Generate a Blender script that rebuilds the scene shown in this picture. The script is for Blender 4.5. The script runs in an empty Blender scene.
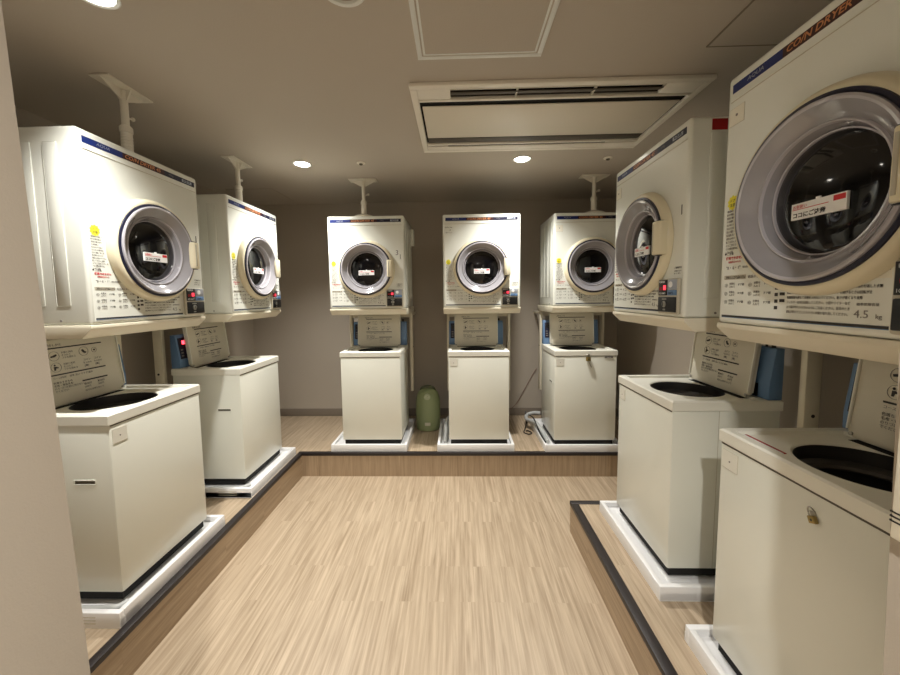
import bpy, bmesh, math, random
from mathutils import Matrix, Vector
random.seed(7)
PI = math.pi
S = bpy.context.scene
COL = S.collection
ZP = 0.197          # platform height above the lower floor
CEIL = 2.268 + ZP
XL, XR, YB, YF = -2.20, 1.68, 3.78, 0.50     # room walls
JL, JR = -0.598, 0.614                        # entrance jambs

# ------------------------------------------------------------------ materials
MATS = {}
def srgb(r, g, b):
    f = lambda c: (c / 255 / 12.92) if c / 255 <= .04045 else ((c / 255 + .055) / 1.055) ** 2.4
    return (f(r), f(g), f(b), 1)
def mat(name, col, rough=.5, metal=0, coat=0, emit=None, estr=0, bump=None, vary=0, spec=.5):
    if name in MATS: return MATS[name]
    m = bpy.data.materials.new(name); m.use_nodes = True
    nt = m.node_tree; b = nt.nodes['Principled BSDF']
    b.inputs['Base Color'].default_value = col
    b.inputs['Roughness'].default_value = rough
    b.inputs['Metallic'].default_value = metal
    b.inputs['Coat Weight'].default_value = coat
    b.inputs['Coat Roughness'].default_value = .12
    b.inputs['Specular IOR Level'].default_value = spec
    if emit:
        b.inputs['Emission Color'].default_value = emit
        b.inputs['Emission Strength'].default_value = estr
    tc = nt.nodes.new('ShaderNodeTexCoord')
    if vary:
        n = nt.nodes.new('ShaderNodeTexNoise'); n.inputs['Scale'].default_value = 3.5; n.inputs['Detail'].default_value = 3
        nt.links.new(tc.outputs['Object'], n.inputs['Vector'])
        mx = nt.nodes.new('ShaderNodeMix'); mx.data_type = 'RGBA'
        mx.inputs[6].default_value = tuple(c * (1 - vary) for c in col[:3]) + (1,)
        mx.inputs[7].default_value = tuple(min(1, c * (1 + vary)) for c in col[:3]) + (1,)
        nt.links.new(n.outputs['Fac'], mx.inputs[0]); nt.links.new(mx.outputs[2], b.inputs['Base Color'])
    if bump:
        n = nt.nodes.new('ShaderNodeTexNoise'); n.inputs['Scale'].default_value = bump[0]; n.inputs['Detail'].default_value = 4
        nt.links.new(tc.outputs['Object'], n.inputs['Vector'])
        bp = nt.nodes.new('ShaderNodeBump'); bp.inputs['Strength'].default_value = bump[1]; bp.inputs['Distance'].default_value = bump[2]
        nt.links.new(n.outputs['Fac'], bp.inputs['Height']); nt.links.new(bp.outputs['Normal'], b.inputs['Normal'])
    MATS[name] = m
    return m

def wood(name, across, along, c1, c2, c3, rough=.42):
    """wood-look vinyl planks: `along` is the grain axis, `across` the other one"""
    m = bpy.data.materials.new(name); m.use_nodes = True
    nt = m.node_tree; N = nt.nodes.new; L = nt.links.new; b = nt.nodes['Principled BSDF']
    tc = N('ShaderNodeTexCoord'); sp = N('ShaderNodeSeparateXYZ'); L(tc.outputs['Object'], sp.inputs[0])
    cb = N('ShaderNodeCombineXYZ'); L(sp.outputs[along], cb.inputs[0]); L(sp.outputs[across], cb.inputs[1])
    br = N('ShaderNodeTexBrick'); L(cb.outputs[0], br.inputs['Vector'])
    br.inputs['Scale'].default_value = 1; br.inputs['Mortar Size'].default_value = 0.0006
    br.inputs['Mortar Smooth'].default_value = .2
    br.inputs['Brick Width'].default_value = .62; br.inputs['Row Height'].default_value = .075
    br.inputs['Color1'].default_value = (0, 0, 0, 1); br.inputs['Color2'].default_value = (1, 1, 1, 1)
    br.inputs['Mortar'].default_value = (.35, .35, .35, 1); br.offset = .37; br.offset_frequency = 2
    mp = N('ShaderNodeMapping'); L(cb.outputs[0], mp.inputs[0]); mp.inputs['Scale'].default_value = (2.4, 58, 1)
    # shift grain from plank to plank
    ad = N('ShaderNodeVectorMath'); ad.operation = 'ADD'; L(mp.outputs[0], ad.inputs[0])
    sc = N('ShaderNodeVectorMath'); sc.operation = 'SCALE'; L(br.outputs['Color'], sc.inputs[0]); sc.inputs['Scale'].default_value = 17
    L(sc.outputs[0], ad.inputs[1])
    n1 = N('ShaderNodeTexNoise'); n1.inputs['Scale'].default_value = 1; n1.inputs['Detail'].default_value = 5; n1.inputs['Roughness'].default_value = .62
    n1.inputs['Distortion'].default_value = .35; L(ad.outputs[0], n1.inputs['Vector'])
    mr = N('ShaderNodeMapRange'); L(n1.outputs['Fac'], mr.inputs['Value']); mr.inputs['From Min'].default_value = .30; mr.inputs['From Max'].default_value = .66
    mx = N('ShaderNodeMix'); mx.data_type = 'RGBA'; L(mr.outputs[0], mx.inputs[0]); mx.inputs[6].default_value = c1; mx.inputs[7].default_value = c2
    mf = N('ShaderNodeMath'); mf.operation = 'MULTIPLY'; L(br.outputs['Color'], mf.inputs[0]); mf.inputs[1].default_value = .38
    m2 = N('ShaderNodeMix'); m2.data_type = 'RGBA'; L(mf.outputs[0], m2.inputs[0]); L(mx.outputs[2], m2.inputs[6]); m2.inputs[7].default_value = c3
    L(m2.outputs[2], b.inputs['Base Color']); b.inputs['Roughness'].default_value = rough
    bp = N('ShaderNodeBump'); bp.inputs['Strength'].default_value = .12; bp.inputs['Distance'].default_value = .002
    L(n1.outputs['Fac'], bp.inputs['Height']); L(bp.outputs[0], b.inputs['Normal'])
    return m

WC = (srgb(142, 122, 97), srgb(194, 175, 150), srgb(178, 159, 134))
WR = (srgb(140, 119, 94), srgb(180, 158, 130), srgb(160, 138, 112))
M_FLOOR = wood('wood_floor', 0, 1, *WC)
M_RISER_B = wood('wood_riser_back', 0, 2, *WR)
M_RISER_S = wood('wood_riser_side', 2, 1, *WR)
M_WALL = mat('wallpaper', srgb(178, 168, 154), .85, bump=(300, .16, .002), vary=.03)
M_CEIL = mat('ceiling_paper', srgb(186, 177, 164), .9, bump=(220, .25, .003), vary=.02)
M_BASE = mat('baseboard_vinyl', srgb(128, 118, 106), .5)
M_NOSE = mat('nosing_vinyl', srgb(36, 30, 30), .45)
M_ENAMEL = mat('enamel_cream', srgb(231, 233, 224), .3, coat=.35, vary=.012)
M_ENAMEL2 = mat('enamel_washer', srgb(229, 230, 219), .3, coat=.35, vary=.012)
M_CREAM = mat('cream_plastic', srgb(226, 217, 188), .35, coat=.2)
M_COVER = mat('top_cover_plastic', srgb(233, 232, 221), .4)
M_LID = mat('lid_plastic', srgb(219, 213, 196), .5)
M_STAND = mat('stand_paint', srgb(228, 221, 200), .4)
M_STANDD = mat('stand_brown', srgb(58, 48, 40), .5)
M_GASK = mat('gasket', srgb(22, 24, 48), .35)
M_RING = mat('smoky_plastic', srgb(146, 144, 148), .14, coat=1.0)
M_RING_LIT = mat('smoky_plastic_lit', srgb(178, 175, 181), .12, coat=1.0)  # lighter copy of the ring plastic, highlights painted onto its rims
M_GLASS = mat('dark_glass', srgb(7, 7, 10), .05, coat=.25, spec=.4)
M_BLK = mat('black_plastic', srgb(14, 14, 15), .35)
M_BLKM = mat('black_matt', srgb(16, 15, 14), .8)
M_INK = mat('ink', srgb(52, 50, 50), .7)
M_INKG = mat('ink_grey', srgb(126, 122, 118), .7)
M_INKR = mat('ink_red', srgb(200, 40, 48), .6)
M_WHITE = mat('white_label', srgb(240, 240, 238), .5)
M_LABEL = mat('instruction_sheet', srgb(236, 236, 230), .45)
M_YEL = mat('yellow_sticker', srgb(232, 222, 50), .5)
M_ORANGE = mat('bronze_print', srgb(206, 138, 92), .45)
M_BROWN = mat('brown_print', srgb(58, 24, 24), .4)
M_BLUE = mat('blue_print', srgb(18, 38, 100), .4)
M_NAVY = mat('navy_print', srgb(14, 17, 46), .4)
M_SILV = mat('silver_print', srgb(170, 175, 185), .35, metal=.4)
M_CONS = mat('blue_console', srgb(96, 128, 166), .4)
M_LED = mat('red_led', srgb(255, 40, 60), .4, emit=(1, .06, .10, 1), estr=1.0)
M_LED2 = mat('red_lamp', srgb(255, 40, 60), .4, emit=(1, .04, .06, 1), estr=6)
M_PAN = mat('pan_white', srgb(240, 240, 240), .3, coat=.3)
M_TUB = mat('tub_dark', srgb(50, 48, 47), .35)
M_TUB2 = mat('tub_ring', srgb(92, 88, 84), .3)
M_STEEL = mat('steel', srgb(170, 168, 160), .3, metal=1)
M_BRASS = mat('brass', srgb(160, 142, 92), .4, metal=.9)
M_POST = mat('brace_paint', srgb(224, 219, 205), .35, coat=.2)
M_ALU = mat('white_aluminium', srgb(222, 224, 220), .4)
M_HATCH = mat('hatch_edge', srgb(126, 117, 104), .7)
M_ACW = mat('ac_plastic', srgb(236, 231, 218), .45)
M_ACP = mat('ac_panel', srgb(226, 219, 203), .42)
M_ACD = mat('ac_slot', srgb(84, 78, 68), .6)
M_DARK = mat('slot_black', srgb(14, 12, 10), .9)
M_LAMP = mat('lamp_diffuser', (1, 1, 1, 1), .5, emit=(1, .93, .82, 1), estr=26)
M_OLIVE = mat('olive_plastic', srgb(136, 146, 106), .4, coat=.15, vary=.08)
M_OLIVE2 = mat('olive_knob', srgb(172, 178, 148), .4)
M_OLIVD = mat('olive_dark', srgb(84, 90, 66), .5)
M_HOSE = mat('grey_hose', srgb(186, 188, 186), .45)
M_WIRE = mat('brown_wire', srgb(132, 104, 92), .5)
M_RED = mat('red_tape', srgb(160, 22, 26), .5)
M_CLEAR = mat('pale_sticker', srgb(232, 228, 212), .3)
M_CLEARE = mat('pale_sticker_edge', srgb(190, 184, 166), .4)

# ------------------------------------------------------------------ mesh builder
class MB:
    def __init__(s): s.bm = bmesh.new(); s.mats = []
    def mi(s, m):
        if m not in s.mats: s.mats.append(m)
        return s.mats.index(m)
    def _merge(s, b, m, M=None):
        i = s.mi(m)
        for f in b.faces: f.material_index = i
        if M is not None: b.transform(M)
        me = bpy.data.meshes.new('t'); b.to_mesh(me); b.free(); s.bm.from_mesh(me); bpy.data.meshes.remove(me)
    def box(s, x0, x1, y0, y1, z0, z1, m, bev=0, seg=2, M=None, notop=False):
        b = bmesh.new(); bmesh.ops.create_cube(b, size=1)
        for v in b.verts:
            v.co = Vector(((x0 + x1) / 2 + v.co.x * (x1 - x0), (y0 + y1) / 2 + v.co.y * (y1 - y0), (z0 + z1) / 2 + v.co.z * (z1 - z0)))
        if bev:
            bmesh.ops.bevel(b, geom=b.edges[:], offset=bev, segments=seg, affect='EDGES', profile=.5)
        if notop:
            zt = max(z0, z1)
            bmesh.ops.delete(b, geom=[f for f in b.faces if f.normal.z > .9 and f.calc_center_median().z > zt - 1e-4], context='FACES')
        s._merge(b, m, M); return s
    def lathe(s, prof, c, axis, m, seg=64, M=None, sx=1, sz=1):
        """prof: list of (radius, height along axis)"""
        b = bmesh.new(); rings = []
        for r, h in prof:
            ring = []
            n = 1 if r < 1e-6 else seg
            for k in range(n):
                a = 2 * PI * k / seg; u, w = r * math.cos(a) * sx, r * math.sin(a) * sz
                if axis == '-y': p = (c[0] + u, c[1] - h, c[2] + w)
                elif axis == 'z': p = (c[0] + u, c[1] + w, c[2] + h)
                elif axis == 'x': p = (c[0] + h, c[1] + u, c[2] + w)
                ring.append(b.verts.new(p))
            rings.append(ring)
        for A, B in zip(rings, rings[1:]):
            for k in range(seg):
                k2 = (k + 1) % seg
                if len(A) == 1 and len(B) == 1: continue
                if len(A) == 1: b.faces.new((A[0], B[k2], B[k]))
                elif len(B) == 1: b.faces.new((A[k], A[k2], B[0]))
                else: b.faces.new((A[k], A[k2], B[k2], B[k]))
        bmesh.ops.recalc_face_normals(b, faces=b.faces[:])
        s._merge(b, m, M); return s
    def cyl(s, p0, p1, r, m, seg=16, r2=None):
        p0, p1 = Vector(p0), Vector(p1); d = p1 - p0
        b = bmesh.new(); bmesh.ops.create_cone(b, cap_ends=True, segments=seg, radius1=r, radius2=r if r2 is None else r2, depth=d.length)
        M = Matrix.Translation((p0 + p1) / 2) @ d.to_track_quat('Z', 'Y').to_matrix().to_4x4()
        s._merge(b, m, M); return s
    def sphere(s, c, r, m, sc=(1, 1, 1)):
        b = bmesh.new(); bmesh.ops.create_uvsphere(b, u_segments=20, v_segments=12, radius=r)
        s._merge(b, m, Matrix.Translation(c) @ Matrix.Diagonal((*sc, 1))); return s
    def prism(s, poly, axis, a0, a1, m, bev=0, M=None):
        """poly in the two other axes (in x,y,z order) extruded from a0 to a1 on `axis`"""
        b = bmesh.new()
        def P(p, a):
            return {'x': (a, p[0], p[1]), 'y': (p[0], a, p[1]), 'z': (p[0], p[1], a)}[axis]
        A = [b.verts.new(P(p, a0)) for p in poly]; B = [b.verts.new(P(p, a1)) for p in poly]
        n = len(poly)
        b.faces.new(A); b.faces.new(B[::-1])
        for k in range(n): b.faces.new((A[k], B[k], B[(k + 1) % n], A[(k + 1) % n]))
        bmesh.ops.recalc_face_normals(b, faces=b.faces[:])
        if bev: bmesh.ops.bevel(b, geom=b.edges[:], offset=bev, segments=2, affect='EDGES', profile=.5)
        s._merge(b, m, M); return s
    def tube(s, pts, r, m, seg=10, smooth=6, rib=0):
        P = [Vector(p) for p in pts]
        if smooth and len(P) > 2:
            Q = []
            for i in range(len(P) - 1):
                a, b_, c, d = P[max(i - 1, 0)], P[i], P[i + 1], P[min(i + 2, len(P) - 1)]
                for k in range(smooth):
                    t = k / smooth
                    Q.append(.5 * ((2 * b_) + (c - a) * t + (2 * a - 5 * b_ + 4 * c - d) * t * t + (3 * b_ - a - 3 * c + d) * t ** 3))
            Q.append(P[-1]); P = Q
        b = bmesh.new(); rings = []; up = Vector((0, 0, 1))
        for i, p in enumerate(P):
            t = (P[min(i + 1, len(P) - 1)] - P[max(i - 1, 0)]).normalized()
            u = t.cross(up)
            if u.length < .05: u = t.cross(Vector((1, 0, 0)))
            u.normalize(); v = u.cross(t)
            rr = r * (1 + (rib if i % 2 else 0))
            rings.append([b.verts.new(p + (u * math.cos(2 * PI * k / seg) + v * math.sin(2 * PI * k / seg)) * rr) for k in range(seg)])
        for A, B in zip(rings, rings[1:]):
            for k in range(seg): b.faces.new((A[k], A[(k + 1) % seg], B[(k + 1) % seg], B[k]))
        b.faces.new(rings[0]); b.faces.new(rings[-1][::-1])
        bmesh.ops.recalc_face_normals(b, faces=b.faces[:])
        s._merge(b, m); return s
    def text(s, body, x, z, size, m, y=-.001, align='LEFT', bold=0, M=None, sx=1, shear=0, ext=.0002):
        """lettering standing in the xz plane and facing -y; (x, z) is its baseline start"""
        cu = bpy.data.curves.new('t', 'FONT'); cu.body = body; cu.size = size; cu.align_x = align
        cu.offset = bold; cu.extrude = ext; cu.shear = shear; cu.resolution_u = 2
        o = bpy.data.objects.new('t', cu); COL.objects.link(o)
        me = o.to_mesh() if False else bpy.data.meshes.new_from_object(o.evaluated_get(bpy.context.evaluated_depsgraph_get()))
        b = bmesh.new(); b.from_mesh(me)
        bpy.data.objects.remove(o); bpy.data.curves.remove(cu); bpy.data.meshes.remove(me)
        T = Matrix.Translation((x, y, z)) @ Matrix.Rotation(PI / 2, 4, 'X') @ Matrix.Diagonal((sx, 1, 1, 1))
        if M is not None: T = M @ T
        s._merge(b, m, T); return s
    def mesh(s, name, smooth=35):
        me = bpy.data.meshes.new(name); s.bm.to_mesh(me); s.bm.free()
        for m in s.mats: me.materials.append(m)
        if smooth:
            for p in me.polygons: p.use_smooth = True
            me.set_sharp_from_angle(angle=math.radians(smooth))
        return me

CACHE = {}
def part(name, builder, parent=None, key=None, loc=(0, 0, 0), label=None, smooth=35):
    """one mesh object; repeats share the mesh of the first one"""
    k = key or name
    if k not in CACHE:
        mb = MB(); builder(mb); CACHE[k] = mb.mesh(k, smooth)
    o = bpy.data.objects.new(name, CACHE[k]); COL.objects.link(o); o.location = loc
    if parent: o.parent = parent
    if label: o['label'] = label
    return o
def tag(o, label, cat, group=None, kind=None):
    o['label'] = label; o['category'] = cat
    if group: o['group'] = group
    if kind: o['kind'] = kind
    return o
def thing(name, label, cat, loc=(0, 0, 0), rz=0, group=None):
    o = bpy.data.objects.new(name, None); COL.objects.link(o); o.empty_display_size = .05
    o.location = loc; o.rotation_euler = (0, 0, rz)
    return tag(o, label, cat, group)
def struct(name, builder):
    o = part(name, builder, key='s_' + name); o['kind'] = 'structure'; return o

# ------------------------------------------------------------------ the room
YN = -1.6
YS, XPL, XPR, YRP = 2.849, -1.31, 0.701, 2.156       # step edges
struct('floor', lambda b: b.box(XL, XR, YN, YB, -.1, 0, M_FLOOR))
def plat(b):
    b.box(XL, XPL, YF, YB, .0005, ZP, M_FLOOR)
    b.box(XPL, XR, YS, YB, .0005, ZP, M_FLOOR)
    b.box(XPR, XR, YF, YRP, .0005, ZP, M_FLOOR)
struct('floor_platform', plat)
def risers(b):
    b.box(XPL, XPL + .004, YF, YS, 0, ZP, M_RISER_S)
    b.box(XPL + .004, XR, YS - .004, YS, 0, ZP, M_RISER_B)
    b.box(XPR - .004, XPR, YF, YRP + .004, 0, ZP, M_RISER_S)
    b.box(XPR, XR, YRP, YRP + .004, 0, ZP, M_RISER_B)
struct('trim_1', risers)
W = .036
def nose(b, x0, x1, y0, y1):
    b.box(x0, x1, y0, y1, ZP - .020, ZP + .005, M_NOSE, .0025)
struct('trim_2', lambda b: nose(b, XPL - W + .008, XPL + .008, YF, YS - .008))
struct('trim_3', lambda b: nose(b, XPL - W + .008, XR, YS - .008, YS + W - .008))
struct('trim_4', lambda b: nose(b, XPR - .008, XPR + W, YF, YRP + .008 - W))
struct('trim_5', lambda b: nose(b, XPR - .008, XR, YRP + .008 - W, YRP + .008))
struct('wall_back', lambda b: b.box(XL - .1, XR + .1, YB, YB + .1, 0, CEIL, M_WALL))
struct('wall_left', lambda b: b.box(XL - .1, XL, YF, YB, 0, CEIL, M_WALL))
struct('wall_right', lambda b: b.box(XR, XR + .1, YF, YB, 0, CEIL, M_WALL))
H = CEIL
def jambL(b):   # the wall end beside the entrance, a little out of plumb
    poly = [(XL - .1, 0), (JL + .048, 0), (JL - .034, H), (XL - .1, H)]
    b.prism(poly, 'y', YF - .12, YF, M_WALL)
    b.prism([(JL + .048 - .1, 0), (JL + .048, 0), (JL - .034, H), (JL - .13, H)], 'y', YN, YF - .12, M_WALL)
struct('wall_front_left', jambL)
def jambR(b):
    poly = [(XR + .1, 0), (JR + .040, 0), (JR - .045, H), (XR + .1, H)]
    b.prism(poly, 'y', YF - .10, YF, M_WALL)
    b.prism([(JR + .14, 0), (JR + .040, 0), (JR - .045, H), (JR + .06, H)], 'y', YN, YF - .10, M_WALL)
struct('wall_front_right', jambR)
struct('wall_near', lambda b: b.box(XL, XR, YN - .1, YN, 0, CEIL, M_WALL))
struct('ceiling', lambda b: b.box(XL - .1, XR + .1, YN, YB + .1, CEIL, CEIL + .08, M_CEIL))
BH = .082
struct('baseboard_back', lambda b: b.box(XL, XR, YB - .007, YB, ZP, ZP + BH, M_BASE, .002))
struct('baseboard_left', lambda b: b.box(XL, XL + .007, YF, YB - .007, ZP, ZP + BH, M_BASE, .002))
struct('baseboard_right', lambda b: b.box(XR - .007, XR, YS, YB - .007, ZP, ZP + BH, M_BASE, .002))

# ------------------------------------------------------------------ dryers
DW, DD, DZ0, DZ1 = .315, .496, 1.1965, 1.9515
DCZ = 1.519
def dryer_cabinet(b):
    bb = bmesh.new(); bmesh.ops.create_cube(bb, size=1)
    for v in bb.verts: v.co = Vector((v.co.x * 2 * DW, DD / 2 + v.co.y * DD, (DZ0 + DZ1) / 2 + v.co.z * (DZ1 - DZ0)))
    bmesh.ops.bevel(bb, geom=bb.edges[:], offset=.013, segments=3, affect='EDGES', profile=.5)
    bmesh.ops.delete(bb, geom=[q for q in bb.faces if q.normal.y < -.99 and q.calc_area() > .2], context='FACES')
    b._merge(bb, M_ENAMEL)
    bm = bmesh.new(); n = 96; hw, za, zb = DW - .013, DZ0 + .013, DZ1 - .013; outp = []
    for k in range(n):
        a = 2 * PI * k / n; dx, dz = math.cos(a), math.sin(a); t = 1e9
        if abs(dx) > 1e-9: t = min(t, hw / abs(dx))
        if dz > 1e-9: t = min(t, (zb - DCZ) / dz)
        if dz < -1e-9: t = min(t, (DCZ - za) / -dz)
        outp.append((dx * t, 0, DCZ + dz * t))
    for px, pz in ((hw, za), (hw, zb), (-hw, za), (-hw, zb)):
        j = min(range(n), key=lambda i: (outp[i][0] - px) ** 2 + (outp[i][2] - pz) ** 2); outp[j] = (px, 0, pz)
    A = [bm.verts.new(q) for q in outp]; B = [bm.verts.new((.198 * math.cos(2 * PI * k / n), 0, DCZ + .198 * math.sin(2 * PI * k / n))) for k in range(n)]
    for k in range(n): bm.faces.new((A[k], A[(k + 1) % n], B[(k + 1) % n], B[k]))
    bmesh.ops.recalc_face_normals(bm, faces=bm.faces[:])
    if bm.faces[0].normal.y > 0: bmesh.ops.reverse_faces(bm, faces=bm.faces[:])
    b._merge(bm, M_ENAMEL)
    for sx in (-1, 1):                       # pressed ribs in the side panels
        for y0 in (.075, .178, .305, .400):
            x = sx * DW
            b.box(min(x, x + sx * .003), max(x, x + sx * .003), y0, y0 + .055, DZ0 + .075, DZ1 - .06, M_ENAMEL, .0028, 2)
        b.cyl((sx * DW, .12, DZ0 + .018), (sx * (DW + .003), .12, DZ0 + .018), .004, M_INKG)
    b.box(-.298, .298, -.0015, .001, DZ1 - .0780, DZ1 - .076, M_CLEARE)       # seam under the name strip
    b.box(-.298, .298, -.003, .001, DZ1 - .076, DZ1 - .0715, M_ENAMEL, .001)
def name_strip(b):
    z0, z1 = DZ1 - .053, DZ1 - .028
    b.box(-.292, -.125, -.0015, 0, z0, z1, M_BLUE)
    b.box(-.125, .095, -.0015, 0, z0, z1, M_BROWN)
    b.box(.095, .292, -.0015, 0, z0, z1, M_NAVY)
    b.text('CO/N DRYER 45', -.116, z0 + .0055, .0232, M_ORANGE, -.0018, bold=.0004, shear=.2, sx=1.12)
    b.text('AQUA', -.238, z0 + .0085, .0150, M_SILV, -.0018, sx=1.3, shear=.2)
    b.box(.205, .272, -.0020, 0, z0 + .0055, z1 - .0055, M_SILV, .0009)
    b.text('AQUA', .2385, z0 + .0085, .0150, M_NAVY, -.0023, align='CENTER', bold=.0004, sx=1.15)
    b.text('4.5kg', .120, z0 + .009, .014, M_INKG, -.0018)
def door_frame(b):
    b.lathe([(0.2330, 0), (0.2355, .003), (0.2350, .010), (0.2301, .024), (0.2233, .032), (0.2165, .0345), (0.2087, .034), (0.2052, .028), (0.2043, 0)], (0, 0, DCZ), '-y', M_CREAM, 96)
def door_gasket(b):
    b.lathe([(0.2125, .0335), (0.2116, .0385), (0.2057, .0405), (0.2018, .038), (0.2013, .028)], (0, 0, DCZ), '-y', M_GASK, 96)
def door_ring(b):
    b.lathe([(0.2023, .034), (0.2013, .0435), (0.1965, .0455), (0.1911, .0435)], (0, 0, DCZ), '-y', M_RING_LIT, 96)
    b.lathe([(0.1911, .0435), (0.1823, .037), (0.1716, .026), (0.1618, .018), (0.1570, .015)], (0, 0, DCZ), '-y', M_RING, 96)
    b.lathe([(0.1570, .015), (0.1545, .019), (0.1511, .019), (0.1487, .012)], (0, 0, DCZ), '-y', M_RING_LIT, 96)
    b.lathe([(0.1487, .012), (0.1438, -.002), (0.1414, -.012)], (0, 0, DCZ), '-y', M_RING, 96)
    b.lathe([(0.1414, -.012), (0.1394, -.006), (0.1360, -.007), (0.1346, -.018)], (0, 0, DCZ), '-y', M_RING_LIT, 96)  # bright inner edge, a glass rim highlight put into the colour
def door_window(b):
    b.lathe([(0.1380, -.022), (0.1370, -.014), (0.1219, -.007), (0.0926, -.001), (0.0585, .003), (0.0292, .005), (0, .0055)], (0, 0, DCZ), '-y', M_GLASS, 96)
def window_sticker(b):
    T = Matrix.Translation((0, -.0085, DCZ - .028))
    b.box(-.064, .064, -.0010, .0060, -.020, .019, M_WHITE, .0004, 1, M=T)
    b.box(-.061, .026, -.0015, 0, .0035, .0050, M_INKR, M=T)
    b.text('ココにご注意', -.060, -.015, .0135, M_INK, -.0015, M=T, bold=.0004)
    b.text('お取扱い', -.060, .007, .009, M_INKR, -.0015, M=T)
    b.box(.036, .062, -.0016, 0, .004, .016, M_INKR, .0006, 1, M=T)
    b.box(-.005, .005, -.0005, .0055, .018, .024, M_WHITE, M=T)
def door_handle(b):
    x0, x1, z0, z1 = .176, .228, DCZ - .066, DCZ + .070
    poly = [(x0, -.034), (x0, -.050), (x0 + .010, -.062), (x1 - .014, -.062), (x1, -.050), (x1 + .002, -.020)]
    b.prism(poly, 'z', z0, z1, M_CREAM, .0045)
    b.box(x0 + .012, x0 + .020, -.0635, -.055, z0 + .012, z1 - .012, M_CLEARE, .001)
    for z in (z0 - .004, z1 + .001):
        b.box(x0 + .006, x1 - .016, -.052, -.030, z, z + .003, M_BLK)  # black slivers paint the shading above and below the handle
def coin_panel(b):
    b.box(.160, .298, -.014, 0, DZ0 + .012, DZ0 + .156, M_CLEARE, .006, 3)
def coin_display(b):
    b.box(.166, .226, -.0165, -.012, DZ0 + .088, DZ0 + .152, M_BLK, .001)
    b.text('乾燥時間', .171, DZ0 + .140, .010, M_WHITE, -.0168)
    b.text('10分100円', .169, DZ0 + .093, .0105, M_WHITE, -.0168)
    b.box(.200, .220, -.0170, -.015, DZ0 + .110, DZ0 + .130, M_LED, .001)
    b.text('00', .174, DZ0 + .109, .020, M_INKR, -.0168)
def coin_window(b):
    b.box(.230, .290, -.0160, -.012, DZ0 + .112, DZ0 + .152, M_SILV, .001)
    b.lathe([(.012, 0), (.012, .004), (.006, .005), (0, .005)], (.252, -.0145, DZ0 + .132), '-y', M_WHITE, 24)
    b.box(.230, .290, -.0165, -.012, DZ0 + .088, DZ0 + .110, M_CONS, .001)
    b.text('100円', .236, DZ0 + .093, .013, M_NAVY, -.0168)
def coin_slot(b):
    b.box(.166, .290, -.0180, -.012, DZ0 + .020, DZ0 + .082, M_BLK, .003)
    b.lathe([(.013, 0), (.013, .004), (.007, .007), (0, .007)], (.214, -.0170, DZ0 + .052), '-y', M_STEEL, 24)
    b.box(.2125, .2155, -.0250, -.016, DZ0 + .044, DZ0 + .060, M_BLK)
    b.box(.198, .228, -.0200, -.016, DZ0 + .070, DZ0 + .0755, M_STEEL, .0008, M=None)
    b.box(.206, .222, -.0200, -.016, DZ0 + .026, DZ0 + .033, M_STEEL, .0008)
JP = ['衣類は洗濯表示をよく確認してからご使用ください。油や引火物の付着した衣類は', '危険ですので絶対に乾燥しないでください。ドアを開けるときは回転が止まってから',
      '乾燥容量を超えて衣類を入れないでください。乾きが悪くなり故障の原因になります', 'フィルターは毎回掃除してください。小銭やライターなどは取り出してください。',
      'お子様が中に入らないようにご注意ください。異常のときは使用を中止し', '運転が終わりましたらすぐに衣類を取り出してください。']
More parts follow.
